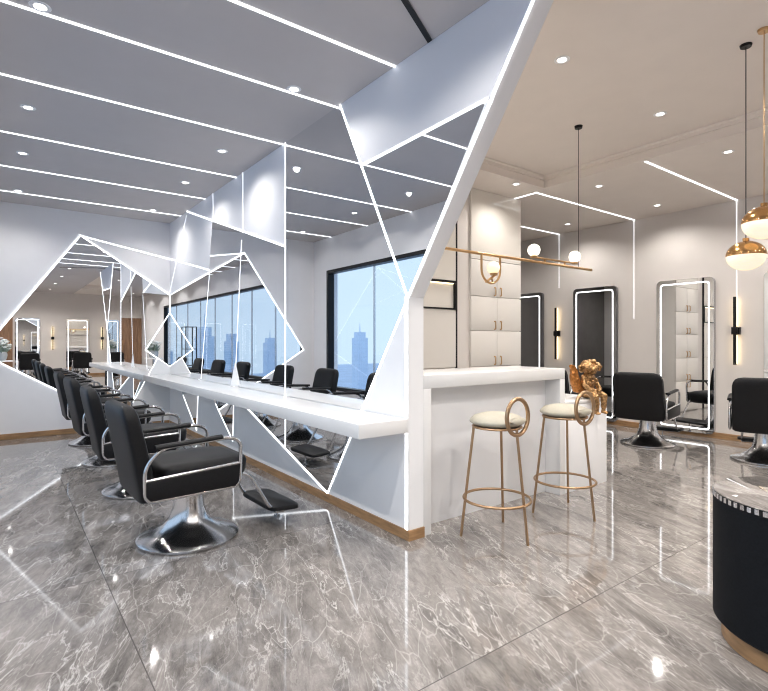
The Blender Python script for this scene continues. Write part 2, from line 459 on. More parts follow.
def panel(poly, label, th=0.0):
    b = BM(); add_prism(b, poly, 0, FX-th, XP-.0005); o = link('wall_panel', b, WHITE, None, False)
    return tag(o, label, 'wall panel', None)
A3e = (A4[0]+(top[0]-A4[0])*((A3[1]-A4[1])/(top[1]-A4[1])), A3[1])
panel([A1, top, A3e, A3, A2], 'large white angular panel at the top of the partition, under the ceiling')
panel([(V0, cl), K0, K1], 'white triangular panel under the ceiling left of the tall mirror')
panel([K0, q_top, J1, CO, (YB-.001, cl)], 'white folded panel in the back corner above the long mirror')
panel([A4, A6, (PE, .063)], 'white tapering panel at the near end of the partition, beside the upright light')
zig2 = at_y(A6, T1, t2a[0])
low = [A6, zig2, t2b, t2l, (t3a[0], ylo), t3b, t3l, (YB-.001, ylo), (YB-.001, .063)]
panel(low, 'white zigzag-topped panel under the styling counter')
spike = [on_p(235.3, 363), on_p(240, 386), on_p(231, 386)]
b = BM(); add_prism(b, spike, 0, FX-.006, FX-.0005); tag(link('wall_panel', b, WHITE, None, False), 'small white spike-shaped panel standing on the counter against the long mirror', 'wall panel')

def led_line(pts, label, w=S1, m=LED):
    b = BM()
    for p, q in zip(pts, pts[1:]): seg_on_x(b, p, q, LX0-.0015, LX1, w)
    return tag(link('led_strip', b, m, None, False), label, 'light strip')
led_line([A4, (top[0], top[1]-.002)], 'bright light strip along the slanting outer edge of the partition', .0085)
b = BM(); seg_on_x(b, (PE+.018, .064), (PE+.018, .642), LX0, LX1, .011); seg_on_x(b, (PE+.018, .747), (PE+.018, A4[1]), LX0, LX1, .011); tag(link('led_strip', b, LED, None, False), 'upright light strip on the near vertical end of the partition', 'light strip')
led_line([K0, K1], 'sloping light strip from the ceiling down to the left edge of the tall mirror')
led_line([J0, J1], 'short light strip crossing the white folded panel in the back corner', .006)
led_line([(on_p(243, 178)[0], cl), on_p(243, 233)], 'thin upright light line on the white triangular panel under the ceiling', .0028, LEDT)
led_line([(on_p(213, 198)[0], cl), on_p(213.5, 222)], 'thin upright fold near the back corner, drawn glowing on the triangular panel', .0028, LEDT)  # shaded panel fold drawn as a faint glow, no lamp there
led_line([(K0[0]+.02, cl-.05), (CO[0]-.02, CO[1]+.05)], 'thin slanting light line on the fold of the back corner panel', .0028, LEDT)

# back wall polygon mirror
BY0, BY1 = YB-.012, YB-.0005
mirD = thing('wall_mirror', 'polygon mirror on the back wall with a white light outline, behind the row of chairs', 'mirror')
XC = XP-.013
P0 = (XW+.17, on_b(-22, 352)[1]); P0 = (on_b(-20, 353)[0], on_b(-20, 353)[1]); P1 = on_b(80.5, 235.5); P2 = (XC, on_b(171, 295)[1])
D0 = (XC, on_b(171, 313)[1]); D1 = on_b(145.5, 350); D2 = (XC, on_b(171, 366.5)[1]); Dm = lerp(D1, D2, .5)
Pm = on_b(95, 408.5); 
def line_x(a, b, c, d):
    a, b, c, d = map(Vector, (a, b, c, d)); r = b-a; s = d-c
    t = (c-a).cross(s)/r.cross(s) if hasattr(r, 'cross') and False else ((c-a).x*s.y-(c-a).y*s.x)/(r.x*s.y-r.y*s.x)
    return tuple(a+r*t)
TL = on_b(133.5, 402)
Px = line_x(P0, Pm, Dm, TL)
polyD = [P0, P1, P2, D2, Dm, Px]
b = BM(); add_prism(b, polyD, 1, BY0, BY1); link('pane', b, MIRROR, mirD, False)
for p, q in ((P0, P1), (P1, P2), (Px, P0), (D0, D1), (D1, D2), (Dm, Px)):
    b = BM(); seg_on_y(b, p, q, BY0-.003, BY0-.0005, .008 if p in (P0, P1, Px) else .0065); link('led_strip', b, LED, mirD, False)
b = BM(); seg_on_y(b, P2, D0, BY0-.003, BY0-.0005, .008); link('led_strip', b, LEDT, mirD, False)
b = BM(); seg_on_y(b, P1, (XC, on_b(169.5, 259)[1]), YB-.003, YB-.0005, .007)
tag(link('led_strip', b, LED, None, False), 'light strip on the back wall from the mirror peak to the corner', 'light strip')
b = BM(); add_prism(b, [D2, Dm, Px, (Px[0]-.1, .07), (XC, .07)], 1, BY0-.004, YB-.0005)
tag(link('wall_panel', b, WHITE, None, False), 'white wedge panel in the back corner passing behind the counter', 'wall panel')

# ------------------------------------------------------------------ styling counter
b = BM(); add_box(b, (1.611, PE-.002, .652), (XP-.024, YB-.026, .737), .004); add_box(b, (XP-.03, PE-.002, .652), (XP-.0125, PE+.05, .737), .002)
tag(link('styling_counter', b, COUNTER), 'long white stone shelf counter fixed along the mirror partition', 'counter')

# ------------------------------------------------------------------ ceiling light strips and downlights
def ceil_strip(pts, z, label, w=.011, name='led_strip'):
    b = BM()
    for (x0, y0), (x1, y1) in zip(pts, pts[1:]):
        a = Vector((x0, y0)); c = Vector((x1, y1)); d = (c-a).normalized(); n = Vector((-d.y, d.x))*w; e = d*w
        add_prism(b, [tuple(v) for v in (a-e+n, c+e+n, c+e-n, a-e-n)], 2, z-.006, z-.0005)
    return tag(link(name, b, LED, None, False), label, 'light strip')
ys = [2.526, 3.22, 4.106, 5.22, 6.23, 7.26]
ordn = ['nearest the camera, top of the picture', 'ending at the top corner of the tall mirror', 'ending at the upright joint beside the tall mirror', 'fourth from the camera', 'fifth from the camera', 'farthest from the camera, by the back wall']
for y, w in zip(ys, ordn):
    ceil_strip([(XW+.012, y), (XP-.02, y)], H, 'white light strip across grey ceiling, '+w, .0085)
for y in (1.5, .3, -1.1):
    pass
b = BM(); add_prism(b, [(1.10, 1.695), (1.965, 2.175), (1.965, 2.21), (1.10, 1.73)], 2, H-.008, H-.0005)
tag(link('ceiling_slot', b, BLACK, None, False), 'black slot line on the grey ceiling above the partition', 'ceiling slot')
# right-hand room strips: ceiling part + wall part in one strip
def right_strip(pts, y, zb, label):
    t = thing('led_strip', label, 'light strip', (XR, y, H))
    b = BM()
    for (x0, y0), (x1, y1) in zip(pts, pts[1:]):
        a = Vector((x0-XR, y0-y)); c = Vector((x1-XR, y1-y)); d = (c-a).normalized(); n = Vector((-d.y, d.x))*.0095; e = d*.012
        add_prism(b, [tuple(v) for v in (a-e+n, c+e+n, c+e-n, a-e-n)], 2, -.006, -.0005)
    link('ceiling_run', b, LED, t, False)
    b = BM(); add_box(b, (-.004, -.003, zb-H), (-.0005, .003, -.004)); link('wall_run', b, LEDT, t, False)
right_strip([(4.93, 2.43), (XR-.014, 2.43)], 2.43, 1.62, 'light strip across right ceiling and wall, above the sconce')
right_strip([(4.944, 3.985), (4.944, 3.69), (XR-.014, 3.69)], 3.69, 1.52, 'bent light strip running from the tall cabinet to the right wall')
right_strip([(4.3, 4.9), (XR-.014, 4.9)], 4.9, 2.06, 'light strip on the right ceiling farthest back, past the tall cabinet')

dl_group = 'recessed downlights in the ceilings'
def make_downlight():
    t = thing('downlight', 'x', 'downlight', (0, 0, 0), 0, dl_group)
    b = BM(); add_lathe(b, [(.030, -.0005), (.030, -.004), (.046, -.004), (.050, -.0005)], 24, cap=False); link('trim_ring', b, WHITE, t)
    b = BM(); add_lathe(b, [(0, -.0025), (.029, -.0025), (.029, -.0008)], 20, cap=False); link('lens', b, LAMP, t)
    return t
DL0 = make_downlight(); first_dl = True
def downlight(x, y, z, label, watts, col=(1, .945, .88), angle=150):
    global first_dl
    if first_dl: o = DL0; o.location = (x, y, z); o['label'] = label; first_dl = False
    else: o = dup(DL0, (x, y, z), 0, label, dl_group)
    L = bpy.data.lights.new('downlight_lamp', 'SPOT'); L.energy = watts; L.color = col; L.spot_size = math.radians(angle); L.spot_blend = .75; L.shadow_soft_size = .028
    lo = bpy.data.objects.new('downlight_lamp', L); C.objects.link(lo); lo.location = (0, 0, -.012); lo.parent = o
    return o
WL = 24; WR = 16; WF = 52; WP = 8
rows = [(7.17, 'farthest row by the back wall'), (5.72, 'third row from the camera'), (4.58, 'second row from the camera'), (3.165, 'row nearest the camera')]
for y, w in rows:
    downlight(.165, y, H, 'round downlight, window side of grey ceiling, '+w, WL, (1, .96, .92))
    downlight(1.60, y, H, 'round downlight, partition side of grey ceiling, '+w, WP, (1, .96, .92), 76)
for y in (1.6, -.2, -2.2, -4.2):  # unseen lamps carry the grid forward, stronger, to brighten the front
    for x in (.165, 1.3):
        downlight(x, y, H, 'unseen round downlight on the grey ceiling in the front part of the salon', WF*.35 if y > 1 and x > 1 else WF, (1, .96, .92))
downlight(4.29, 2.0, HT, 'round downlight in the raised part of the right ceiling', WR*1.2)
for x, y, w in ((5.27, 1.86, 'front one beside the raised part'), (5.29, 3.12, 'beside the raised part, left of a strip'), (6.62, 3.12, 'close to the right wall between two strips'), (6.63, 4.4, 'close to the right wall past the bent strip'),
                (4.50, 3.62, 'in front of the tall cabinet')):
    downlight(x, y, H, 'round downlight in the lower right ceiling, '+w, WR*.25 if 'cabinet' in w else WR*(.6 if x > 6 else 1.45))
for x, y in ((2.95, 2.0), (2.95, .2), (4.29, .2), (2.95, -1.6), (4.29, -1.6)):  # extra lamps added to brighten the bar and the front room
    downlight(x, y, HT, 'round downlight added in the front of the raised right ceiling', WF)
for x, y in ((5.9, 5.9), (3.2, 5.9), (6.62, 1.86), (5.3, .2), (6.62, .2), (5.3, -2), (6.62, -2), (3.2, -4.4), (5.3, -4.4), (2.9, 3.76)):  # unseen lamps added for the light the right room and corridor need
    downlight(x, y, H, 'unseen round downlight added to the lower right ceiling outside the picture', WR)

# ------------------------------------------------------------------ salon chairs
def make_chair(label, group):
    DZ = .033
    t = thing('salon_chair', label, 'chair', (0, 0, 0), 0, group)
    b = BM(); add_lathe(b, [(0, 0), (.285, 0), (.297, .006), (.297, .016), (.275, .03), (.21, .05), (.15, .085), (.112, .13), (.093, .19), (.086, .26), (.084, .372), (0, .372)], 56)
    link('pedestal_base', b, CHROME, t, angle=50)
    b = BM(); add_loft(b, [(.015, 0, .375, .235, .225, 5), (.015, 0, .385, .25, .24, 5), (.034, 0, .44, .268, .246, 5), (.038, 0, .50, .272, .247, 5), (.038, 0, .522, .262, .238, 5), (.03, 0, .535, .21, .20, 4), (.02, 0, .540, .10, .10, 3)], 48)
    link('seat', b, LEATHER, t, angle=60).location = (0, 0, -DZ)
    # backrest: leaning padded shell
    b = BM(); secs = []
    for s, ax, ay in ((0, .025, .20), (.012, .038, .24), (.04, .047, .262), (.25, .052, .268), (.6, .05, .266), (.84, .048, .263), (.91, .045, .254), (.96, .038, .236), (.985, .028, .212), (1.0, .012, .17)):
        z = .345+s*.545; x = -.296-.112*max(0, (s-.1))**1.1
        secs.append((x, 0, z, ax, ay, 6))
    add_loft(b, secs, 64); link('backrest', b, LEATHER, t, angle=60).location = (0, 0, -DZ)
    b = BM(); add_box(b, (-.445, -.022, .865), (-.40, .022, .879), .002, 1)
    bb = link('badge', b, GOLD, t); bb.location = (.03, 0, -.018-DZ+.025)
    for s in (-1, 1):
        y = s*.283
        b = BM(); pts = [(-.262, .372), (.215, .376), (.236, .40), (.245, .505), (-.285, .478), (-.285, .40)]
        add_prism(b, pts, 1, y-.014, y+.014, .005); link('side_panel', b, LEATHER, t).location = (-.035, 0, -DZ)
        loop = arc_round([(.19, y, .668), (.252, y, .635), (.245, y, .372), (-.285, y, .366), (-.288, y, .56), (-.20, y, .652)], .055, 6)
        b = BM(); add_tube(b, loop, .0115, 12, True)
        add_tube(b, [(-.286, y-s*.0, .482), (.246, y, .508)], .009, 10)
        link('arm_frame', b, CHROME, t).location = (-.035, 0, -DZ)
        b = BM(); pp = arc_round([(-.235, y, .652), (.02, y, .672), (.135, y, .682)], .05, 3, False)
        tb = bmesh.new(); add_tube(tb, pp, .022, 12)
        bmesh.ops.scale(tb, vec=(1, 1.2, .62), space=Matrix.Translation((0, -y, -.668)), verts=tb.verts)
        merge(b, tb); link('armrest', b, LEATHER, t).location = (-.035, 0, -DZ)
    b = BM()
    for s in (-1, 1):
        add_tube(b, arc_round([(.20, s*.17, .39), (.315, s*.18, .372), (.45, s*.205, .13), (.545, s*.205, .098)], .05, 5, False), .011, 10)
    add_tube(b, [(.50, -.205, .098), (.50, .205, .098)], .009, 8)
    add_tube(b, [(.60, 0, .095), (.60, 0, .012)], .008, 8); add_lathe(b, [(0, 0), (.02, 0), (.02, .012), (0, .012)], 14, Matrix.Translation((.60, 0, 0)))
    link('footrest_frame', b, CHROME, t)
    b = BM(); add_loft(b, [(0, 0, 0, .10, .235, 6), (0, 0, .004, .11, .245, 6), (0, 0, .024, .11, .245, 6), (0, 0, .03, .10, .235, 6)], 40, Matrix.Translation((.545, 0, .108)) @ Matrix.Rotation(math.radians(4), 4, 'Y'))
    link('footrest', b, LEATHER, t, angle=60)
    return t
cg = 'black salon chairs along the styling counter'
ch0 = make_chair('black salon chair with chrome pedestal, nearest the camera in the row at the counter', cg)
ch0.location = (.935, 3.27, 0); ch0.rotation_euler = (0, 0, math.radians(2))
for y, w, r in ((4.54, 'second from the camera in the row at the counter', -1), (5.79, 'third from the camera in the row at the counter', 2), (7.02, 'farthest from the camera, by the back wall mirror', 0)):
    dup(ch0, (.935, y, 0), math.radians(r), 'black salon chair with chrome pedestal, '+w, cg)
rg = 'black salon chairs facing the lit wall mirrors'
dup(ch0, (6.13, 3.0, 0), math.radians(10), 'black salon chair facing a lit wall mirror, just right of the white desk', rg)
dup(ch0, (6.20, 1.86, 0), math.radians(17), 'black salon chair at the right edge of the picture, below the wall sconce', rg)
dup(ch0, (6.30, 4.30, 0), math.radians(10), 'black salon chair mostly hidden behind the gold statuette and white desk', rg)
dup(ch0, (2.25, -4.55, 0), -PI/2+.1, 'black salon chair reflected in the back wall mirror, facing a lit mirror', rg)
dup(ch0, (3.75, -4.5, 0), -PI/2-.1, 'black salon chair reflected far right in the back wall mirror', rg)
dup(ch0, (.75, -4.5, 0), -PI/2, 'black salon chair reflected far left in the back wall mirror', rg)

# ------------------------------------------------------------------ lit wall mirrors
def lit_mirror(label, loc, rz, w=.70, h=1.97, pane=MIRROR, body=GREYB):
    t = thing('lit_mirror', label, 'mirror', loc, rz, 'tall rounded mirrors with light borders')
    # local: hangs on a wall at x=0, facing -x ; outline in (y, z)
    sh = lambda P, dz: [(p[0], p[1]+dz) for p in P]
    cz = h/2
    b = BM(); add_prism(b, sh(rrect(w, h, .06), cz), 0, -.045, -.0005); link('frame', b, body, t, True, 30)
    b = BM(); add_prism(b, sh(rrect(w-.006, h-.006, .058), cz), 0, -.049, -.0455); link('pane', b, pane, t, False)
    b = BM(); add_ring_prism(b, sh(rrect(w-.10, h-.10, .04), cz), sh(rrect(w-.130, h-.130, .030), cz), 0, -.053, -.0495); link('led_border', b, LEDW, t, False)
    return t
zm = .045
lit_mirror('tall lit wall mirror partly hidden by the ivory cabinet', (XR, 5.53, zm), 0, pane=MIRRORD, body=FRAMEG)
lit_mirror('tall lit wall mirror with dark reflection behind the gold statuette', (XR, 4.27, zm), 0, pane=MIRRORD, body=FRAMEG)
lit_mirror('tall lit wall mirror with pale reflection behind the chair right of the desk', (XR, 3.01, zm), 0)
lit_mirror('tall lit wall mirror cut off by the right edge of the picture', (XR, 1.79, zm), 0)
lit_mirror('tall lit mirror seen only as a reflection, centre of the back wall mirror', (2.22, YF, zm), -PI/2)
lit_mirror('tall lit mirror seen only as a reflection, left in the back wall mirror', (.75, YF, zm), -PI/2)
lit_mirror('tall lit mirror seen only as a reflection, right in the back wall mirror', (3.75, YF, zm), -PI/2)

def sconce(label, loc, rz=0, h=.82):
    t = thing('wall_sconce', label, 'wall lamp', loc, rz, 'slim black wall sconces')
    b = BM(); add_box(b, (-.075, -.016, -h/2), (-.05, .016, h/2), .003, 1); link('bar', b, BLACK, t)
    b = BM(); add_box(b, (-.05, -.045, -.045), (-.0005, .045, .045), .004, 1); add_box(b, (-.085, -.03, -.035), (-.05, .03, .035), .004, 1); link('mount', b, BLACK, t)
    b = BM(); add_box(b, (-.0495, -.019, -h/2+.01), (-.036, .019, -.05), .003, 1); link('light_tube', b, WARM, t)
    b = BM(); add_box(b, (-.0495, -.019, .05), (-.036, .019, h/2-.01), .003, 1); link('light_tube', b, WARM, t)
    return t
sconce('slim black sconce with warm glow under the pendants, left of the right chair', (XR, 2.43, 1.335))
sconce('slim black sconce with warm glow above the bar, between two lit mirrors', (XR, 4.92, 1.335))
sconce('slim sconce seen only as a reflection in the back wall mirror', (1.47, YF, 1.335), -PI/2)
sconce('slim sconce seen only as a reflection, far right in the back wall mirror', (3.0, YF, 1.335), -PI/2)

# ------------------------------------------------------------------ bar, low desk
t = thing('bar_counter', 'white bar counter with open front joined to the end of the mirror partition', 'bar', (XQ, PE, 0))
XE = 3.573-XQ; D = .52
b = BM(); add_box(b, (.001, .0, .91), (XE, D, .993), .003); link('top', b, COUNTER, t)
b = BM(); add_box(b, (.001, 0, 0), (.065, D, .9095), .002); link('end_panel', b, COUNTER, t)
b = BM(); add_box(b, (XE-.065, 0, 0), (XE, D, .9095), .002); link('end_panel', b, COUNTER, t)
b = BM(); add_box(b, (.0655, .135, 0), (XE-.0655, .155, .9095), .001); link('front_panel', b, WHITE, t)
t = thing('low_desk', 'low white desk joined to the right end of the bar', 'desk', (3.574, PE, 0))
b = BM(); add_box(b, (.001, .002, 0), (.612, .72, .695), .003); link('body', b, WHITE, t)
b = BM(); add_box(b, (.001, 0, .6955), (.618, .724, .723), .003); link('top', b, COUNTER, t)

# ------------------------------------------------------------------ bar stools
def make_stool(label):
    t = thing('bar_stool', label, 'stool', (0, 0, 0), 0, 'bronze bar stools at the bar')
    angs = [math.radians(a) for a in (-90, 30, 150)]
    for a in angs:
        c, s = math.cos(a), math.sin(a); b = BM()
        add_tube(b, [(.232*c, .232*s, 0), (.150*c, .150*s, .672)], [.0085, .0085], 10); link('leg', b, GOLDP, t)
    b = BM(); add_tube(b, [(.2055*math.cos(2*PI*k/56), .2055*math.sin(2*PI*k/56), .225) for k in range(56)], .0085, 10, True); link('foot_ring', b, GOLDP, t)
    b = BM(); add_lathe(b, [(0, .668), (.152, .668), (.156, .674), (.152, .681), (0, .681)], 48); link('seat_plate', b, GOLDP, t)
    b = BM(); add_lathe(b, [(0, .681), (.12, .682), (.150, .690), (.167, .702), (.170, .709), (.166, .718), (.142, .740), (.095, .755), (.04, .761), (0, .762)], 56); link('cushion', b, CREAM, t, angle=70)
    b = BM(); add_tube(b, [(-.018+.100*math.cos(2*PI*k/48), -.172, .752+.108*math.sin(2*PI*k/48)) for k in range(48)], .0125, 12, True); link('back_ring', b, GOLDP, t)
    b = BM(); add_loft(b, [(0, 0, -.026, .02, .006, 3), (0, 0, -.018, .055, .018, 3), (0, 0, 0, .082, .022, 3), (0, 0, .014, .06, .018, 3), (0, 0, .022, .02, .006, 3)], 28, Matrix.Translation((-.018, -.172, .728)) @ Matrix.Diagonal((.88, 1, 1, 1)))
    link('ring_cushion', b, CREAM, t, angle=70)
    return t
st = make_stool('bronze bar stool with cream seat, left one nearer the mirror partition')
st.location = (2.487, 2.150, 0); st.rotation_euler = (0, 0, math.radians(1))
dup(st, (3.197, 2.145, 0), math.radians(-2), 'bronze bar stool with cream seat, right one in front of the low desk')

# ------------------------------------------------------------------ tall cabinet and display unit
YC = 4.0
t = thing('tall_cabinet', 'tall glossy ivory cabinet with paired doors and brass handles behind the bar', 'cabinet', (4.63, YC, 0))
b = BM(); add_box(b, (-.43, .024, .0), (.43, .62, H-.002), .002, 1); link('body', b, CABM, t)
b = BM(); add_box(b, (-.43, 0, 2.135), (.43, .023, H-.002), .002, 1); link('upper_panel', b, CAB, t)
rowsz = [(.02, .523), (.527, .919), (.925, 1.325), (1.331, 1.714), (1.72, 2.129)]
for k, (z0, z1) in enumerate(rowsz):
    for s in (-1, 1):
        x0, x1 = (-.43, -.002) if s < 0 else (.002, .43)
        b = BM(); add_box(b, (x0, 0, z0), (x1, .023, z1), .003, 2)
        d = link('door', b, CABM, t)
        b = BM(); zz = z0-.002 if k else z1-.1; xx = s*.05
        zc = z0+.062 if k else z1-.062
        add_tube(b, arc_round([(xx, -.001, zc-.045), (xx, -.024, zc-.045), (xx, -.024, zc+.045), (xx, -.001, zc+.045)], .01, 3, False), .0065, 8)
        link('handle', b, GOLD, d)
t = thing('display_unit', 'ivory display unit with black framed lit niche behind the partition end', 'cabinet', (2.10, YC, 0))
W = 3.98-2.10
b = BM(); add_box(b, (0, .024, 0), (W, .62, 2.5), .002, 1); link('body', b, CABM, t)
for z0, z1 in ((.02, .915), (.925, 1.548), (1.862, 2.5)):
    b = BM(); add_box(b, (.002, 0, z0), (W-.018, .023, z1), .002, 1); link('panel', b, CAB if z0 > 1.6 else CABM, t)
b = BM(); add_box(b, (W-.016, -.006, .0), (W, .023, 2.52), .001, 1); link('edge_strip', b, BLACK, t)
b = BM()
add_box(b, (.002, -.012, 1.835), (W-.017, .0235, 1.86)); add_box(b, (.002, -.012, 1.55), (W-.017, .0235, 1.566)); add_box(b, (W-.04, -.012, 1.567), (W-.017, .0235, 1.834)); add_box(b, (.002, -.012, 1.567), (.02, .0235, 1.834))
link('niche_frame', b, BLACK, t, False)
b = BM(); add_box(b, (.021, .016, 1.567), (W-.041, .0235, 1.834)); link('niche_back', b, CAB, t, False)
b = BM(); add_box(b, (.03, .002, 1.826), (W-.05, .010, 1.8345)); link('niche_light', b, WARM, t, False)
b = BM(); add_box(b, (3.982, YC+.03, 0), (4.198, 4.6, H-.001)); add_box(b, (XQ+.001, YC+.05, 2.501), (3.98, 4.6, H-.001)); struct('trim_2', b, WALLW)

# ------------------------------------------------------------------ linear chandelier over the bar
t = thing('linear_chandelier', 'brass linear chandelier with three glass globes hanging over the bar', 'chandelier', (3.97, 2.53, 1.833))
def gl(name, c, r, m, p):
    b = BM(); add_ball(b, c, r, 4); return link(name, b, m, p)
x0, x1 = 2.30-3.97, 4.16-3.97
b = BM(); add_tube(b, [(x0, 0, 0), (x1, 0, 0)], .011, 12); add_ball(b, (x1, 0, 0), .013, 2); link('rail', b, GOLD, t)
b = BM(); add_tube(b, [(0, 0, .01), (0, 0, HT-1.833-.02)], .0025, 8); link('cord', b, BLACK, t)
b = BM(); add_lathe(b, [(0, HT-1.833-.022), (.03, HT-1.833-.022), (.034, HT-1.833-.001), (0, HT-1.833-.001)], 24); link('canopy', b, BLACK, t)
b = BM(); xc = 2.862-3.97; hw = .100
pts = [(xc-hw, 0, 0), (xc-hw, 0, -.11)]+[(xc-hw*math.cos(PI*k/16), 0, -.11-.095*math.sin(PI*k/16)) for k in range(1, 16)]+[(xc+hw, 0, -.11), (xc+hw, 0, 0)]
add_tube(b, pts, .0085, 10); link('loop', b, GOLD, t)
g = gl('glass_globe', (xc+.025, 0, -.09), .047, GLOBEC, t)
b = BM(); add_tube(b, [(xc-.055, -.0, -.20), (xc+.045, 0, -.142)], .008, 10); add_lathe(b, [(.0, -.145), (.026, -.145), (.03, -.130), (0, -.130)], 20, Matrix.Translation((xc+.03, 0, 0))); add_tube(b, [(xc+.01, 0, -.165), (xc+.015, 0, -.2)], .006, 8); link('lamp_arm', b, GOLD, t)
gl('glass_globe', (3.36-3.97, 0, .088), .048, GLOBE, t); gl('glass_globe', (3.914-3.97, 0, .092), .048, GLOBE, t)
b = BM(); add_tube(b, [(3.33-3.97, 0, .033), (3.95-3.97, 0, .036)], .008, 10)
for px in (3.36-3.97, 3.914-3.97): add_lathe(b, [(0, .028), (.024, .028), (.028, .042), (.02, .05), (0, .05)], 20, Matrix.Translation((px, 0, 0)))
for px in (3.50-3.97, 3.77-3.97): add_tube(b, [(px, 0, 0), (px, 0, .034)], .008, 10)
link('lamp_bar', b, GOLD, t)

# ------------------------------------------------------------------ globe pendants
def pendant(label, x, y, z, r, dark):
    t = thing('globe_pendant', label, 'pendant lamp', (x, y, z), 0, 'copper and glass globe pendants'); f = .84
    n = 14
    up = [(r*math.cos(PI/2*k/n), f*r*math.sin(PI/2*k/n)+.002) for k in range(n)]+[(.018, f*r+.002), (.018, f*r+.02), (0, f*r+.02)]
    b = BM(); add_lathe(b, [(r*.97, .002)]+up, 48, cap=False); link('dome', b, COPPER, t, angle=50)
    b = BM(); add_lathe(b, [(0, -f*r)]+[(r*.985*math.cos(PI/2*k/n), -f*r*math.sin(PI/2*k/n)) for k in range(n-1, -1, -1)]+[(r*.95, .001), (0, .001)], 48, cap=False); link('glass_bowl', b, BOWL, t, angle=50)
    b = BM(); add_tube(b, [(0, 0, f*r+.02), (0, 0, HT-z-.012)], .003, 8); link('cord', b, BLACK if dark else GOLD, t)
    b = BM(); add_lathe(b, [(0, HT-z-.016), (.03, HT-z-.016), (.034, HT-z-.001), (0, HT-z-.001)], 24); link('canopy', b, BLACK if dark else GOLD, t)
pendant('lower globe pendant with copper dome and ribbed glass bowl on a black cord', 3.72, 1.215, 1.735, .108, True)
pendant('higher globe pendant cut by the right edge of the picture, on a brass cord', 3.62, 1.09, 1.905, .114, False)

# ------------------------------------------------------------------ black drum table
t = thing('drum_table', 'round black drum table with stone top and beaded rim in the lower right corner', 'table', (2.515, .600, 0))
R = .325
b = BM(); add_lathe(b, [(0, 0), (R-.035, 0), (R-.03, .004), (R-.03, .079), (0, .079)], 96); link('plinth', b, WOOD, t)
b = BM(); add_lathe(b, [(0, .0795), (R-.01, .0795), (R, .09), (R, .565), (R-.004, .570), (0, .570)], 96); link('body', b, BLACKM, t)
b = BM(); add_lathe(b, [(0, .5705), (R-.002, .5705), (R-.002, .592), (0, .592)], 96); rim = link('rim', b, BLACK, t)
b = BM(); nb = 72
for k in range(nb):
    a = 2*PI*k/nb; da = PI/nb*.52
    for j in range(3):
        aa = a+(j-1)*da*.72
        tb = bmesh.new(); add_box(tb, (R-.004, -.0026, .5715), (R+.003, .0026, .591), .001, 1); merge(b, tb, Matrix.Rotation(aa, 4, 'Z'))
link('beading', b, SILVER, rim, False)
b = BM(); add_lathe(b, [(0, .5925), (R-.004, .5925), (R-.002, .5945), (R-.006, .597), (0, .597)], 96); link('top', b, STONETOP, t)

# ------------------------------------------------------------------ gilt statuette sitting on the desk edge
def statuette():
    t = thing('gilt_statuette', 'crumpled gold statuette of a seated figure with curly hair on the low white desk', 'sculpture', (3.985, 2.422, .723))
    b = BM()
    rnd = random.Random(3)
    # local x to the right, y to the back, z up; sits on z=0 with the legs over the front edge (y<-.04)
    add_ball(b, (0, .03, .055), .085, 3, (1.0, .75, .62))
    add_ball(b, (0, .035, .135), .065, 3, (1.05, .7, 1.0)); add_ball(b, (0, .03, .195), .06, 3, (1.15, .7, .7))
    add_ball(b, (.012, .015, .265), .055, 3, (1, .95, 1.05))
    for k in range(46):
        th = rnd.uniform(0, 2*PI); ph = rnd.uniform(-.35, 1.45); r = .082
        add_ball(b, (.014+1.25*r*math.cos(th)*math.cos(ph), .02+.8*r*math.sin(th)*math.cos(ph), .275+.8*r*math.sin(ph)), rnd.uniform(.015, .024), 2)
    for s in (-1, 1):
        add_tube(b, [(s*.062, .03, .2), (s*.092, .01, .14), (s*.075, -.03, .085), (s*.03, -.05, .075)], [.026, .023, .02, .018], 12)
        add_ball(b, (s*.03, -.052, .075), .02, 2)
        add_tube(b, [(s*.03, .02, .045), (s*.052, -.045, .048), (s*.062, -.075, .03), (s*.056, -.082, -.045), (s*.05, -.08, -.11)], [.038, .035, .032, .024, .016], 14)
        add_ball(b, (s*.05, -.092, -.12), .02, 2, (.8, 1.5, .7))
    add_ball(b, (0, -.015, .235), .014, 2); add_ball(b, (.035, -.03, .17), .014, 2); add_ball(b, (-.03, -.03, .165), .016, 2)
    o = link('figure', b, SCULPT, t); o.scale = (1, 1, .92)
    m = o.modifiers.new('remesh', 'REMESH'); m.mode = 'VOXEL'; m.voxel_size = .006; m.use_smooth_shade = True
    tx = bpy.data.textures.new('crumple', 'CLOUDS'); tx.noise_scale = .03
    d = o.modifiers.new('crumple', 'DISPLACE'); d.texture = tx; d.strength = .016; d.mid_level = .5
    b = BM()
    add_tube(b, [(-.06, .06, .06), (-.095, .065, .085), (-.13, .07, .16), (-.145, .07, .23), (-.165, .068, .27), (-.20, .065, .28)], [.025, .045, .042, .034, .024, .012], 16)
    for k in range(20):
        a = k/19; add_ball(b, (-.09-.07*a+rnd.uniform(-.025, .025), .065+rnd.uniform(-.03, .03), .07+.15*a), .018, 2)
    o = link('tail', b, AMBER, t)
    m = o.modifiers.new('remesh', 'REMESH'); m.mode = 'VOXEL'; m.voxel_size = .006; m.use_smooth_shade = True
    d = o.modifiers.new('crumple', 'DISPLACE'); d.texture = tx; d.strength = .012
statuette()

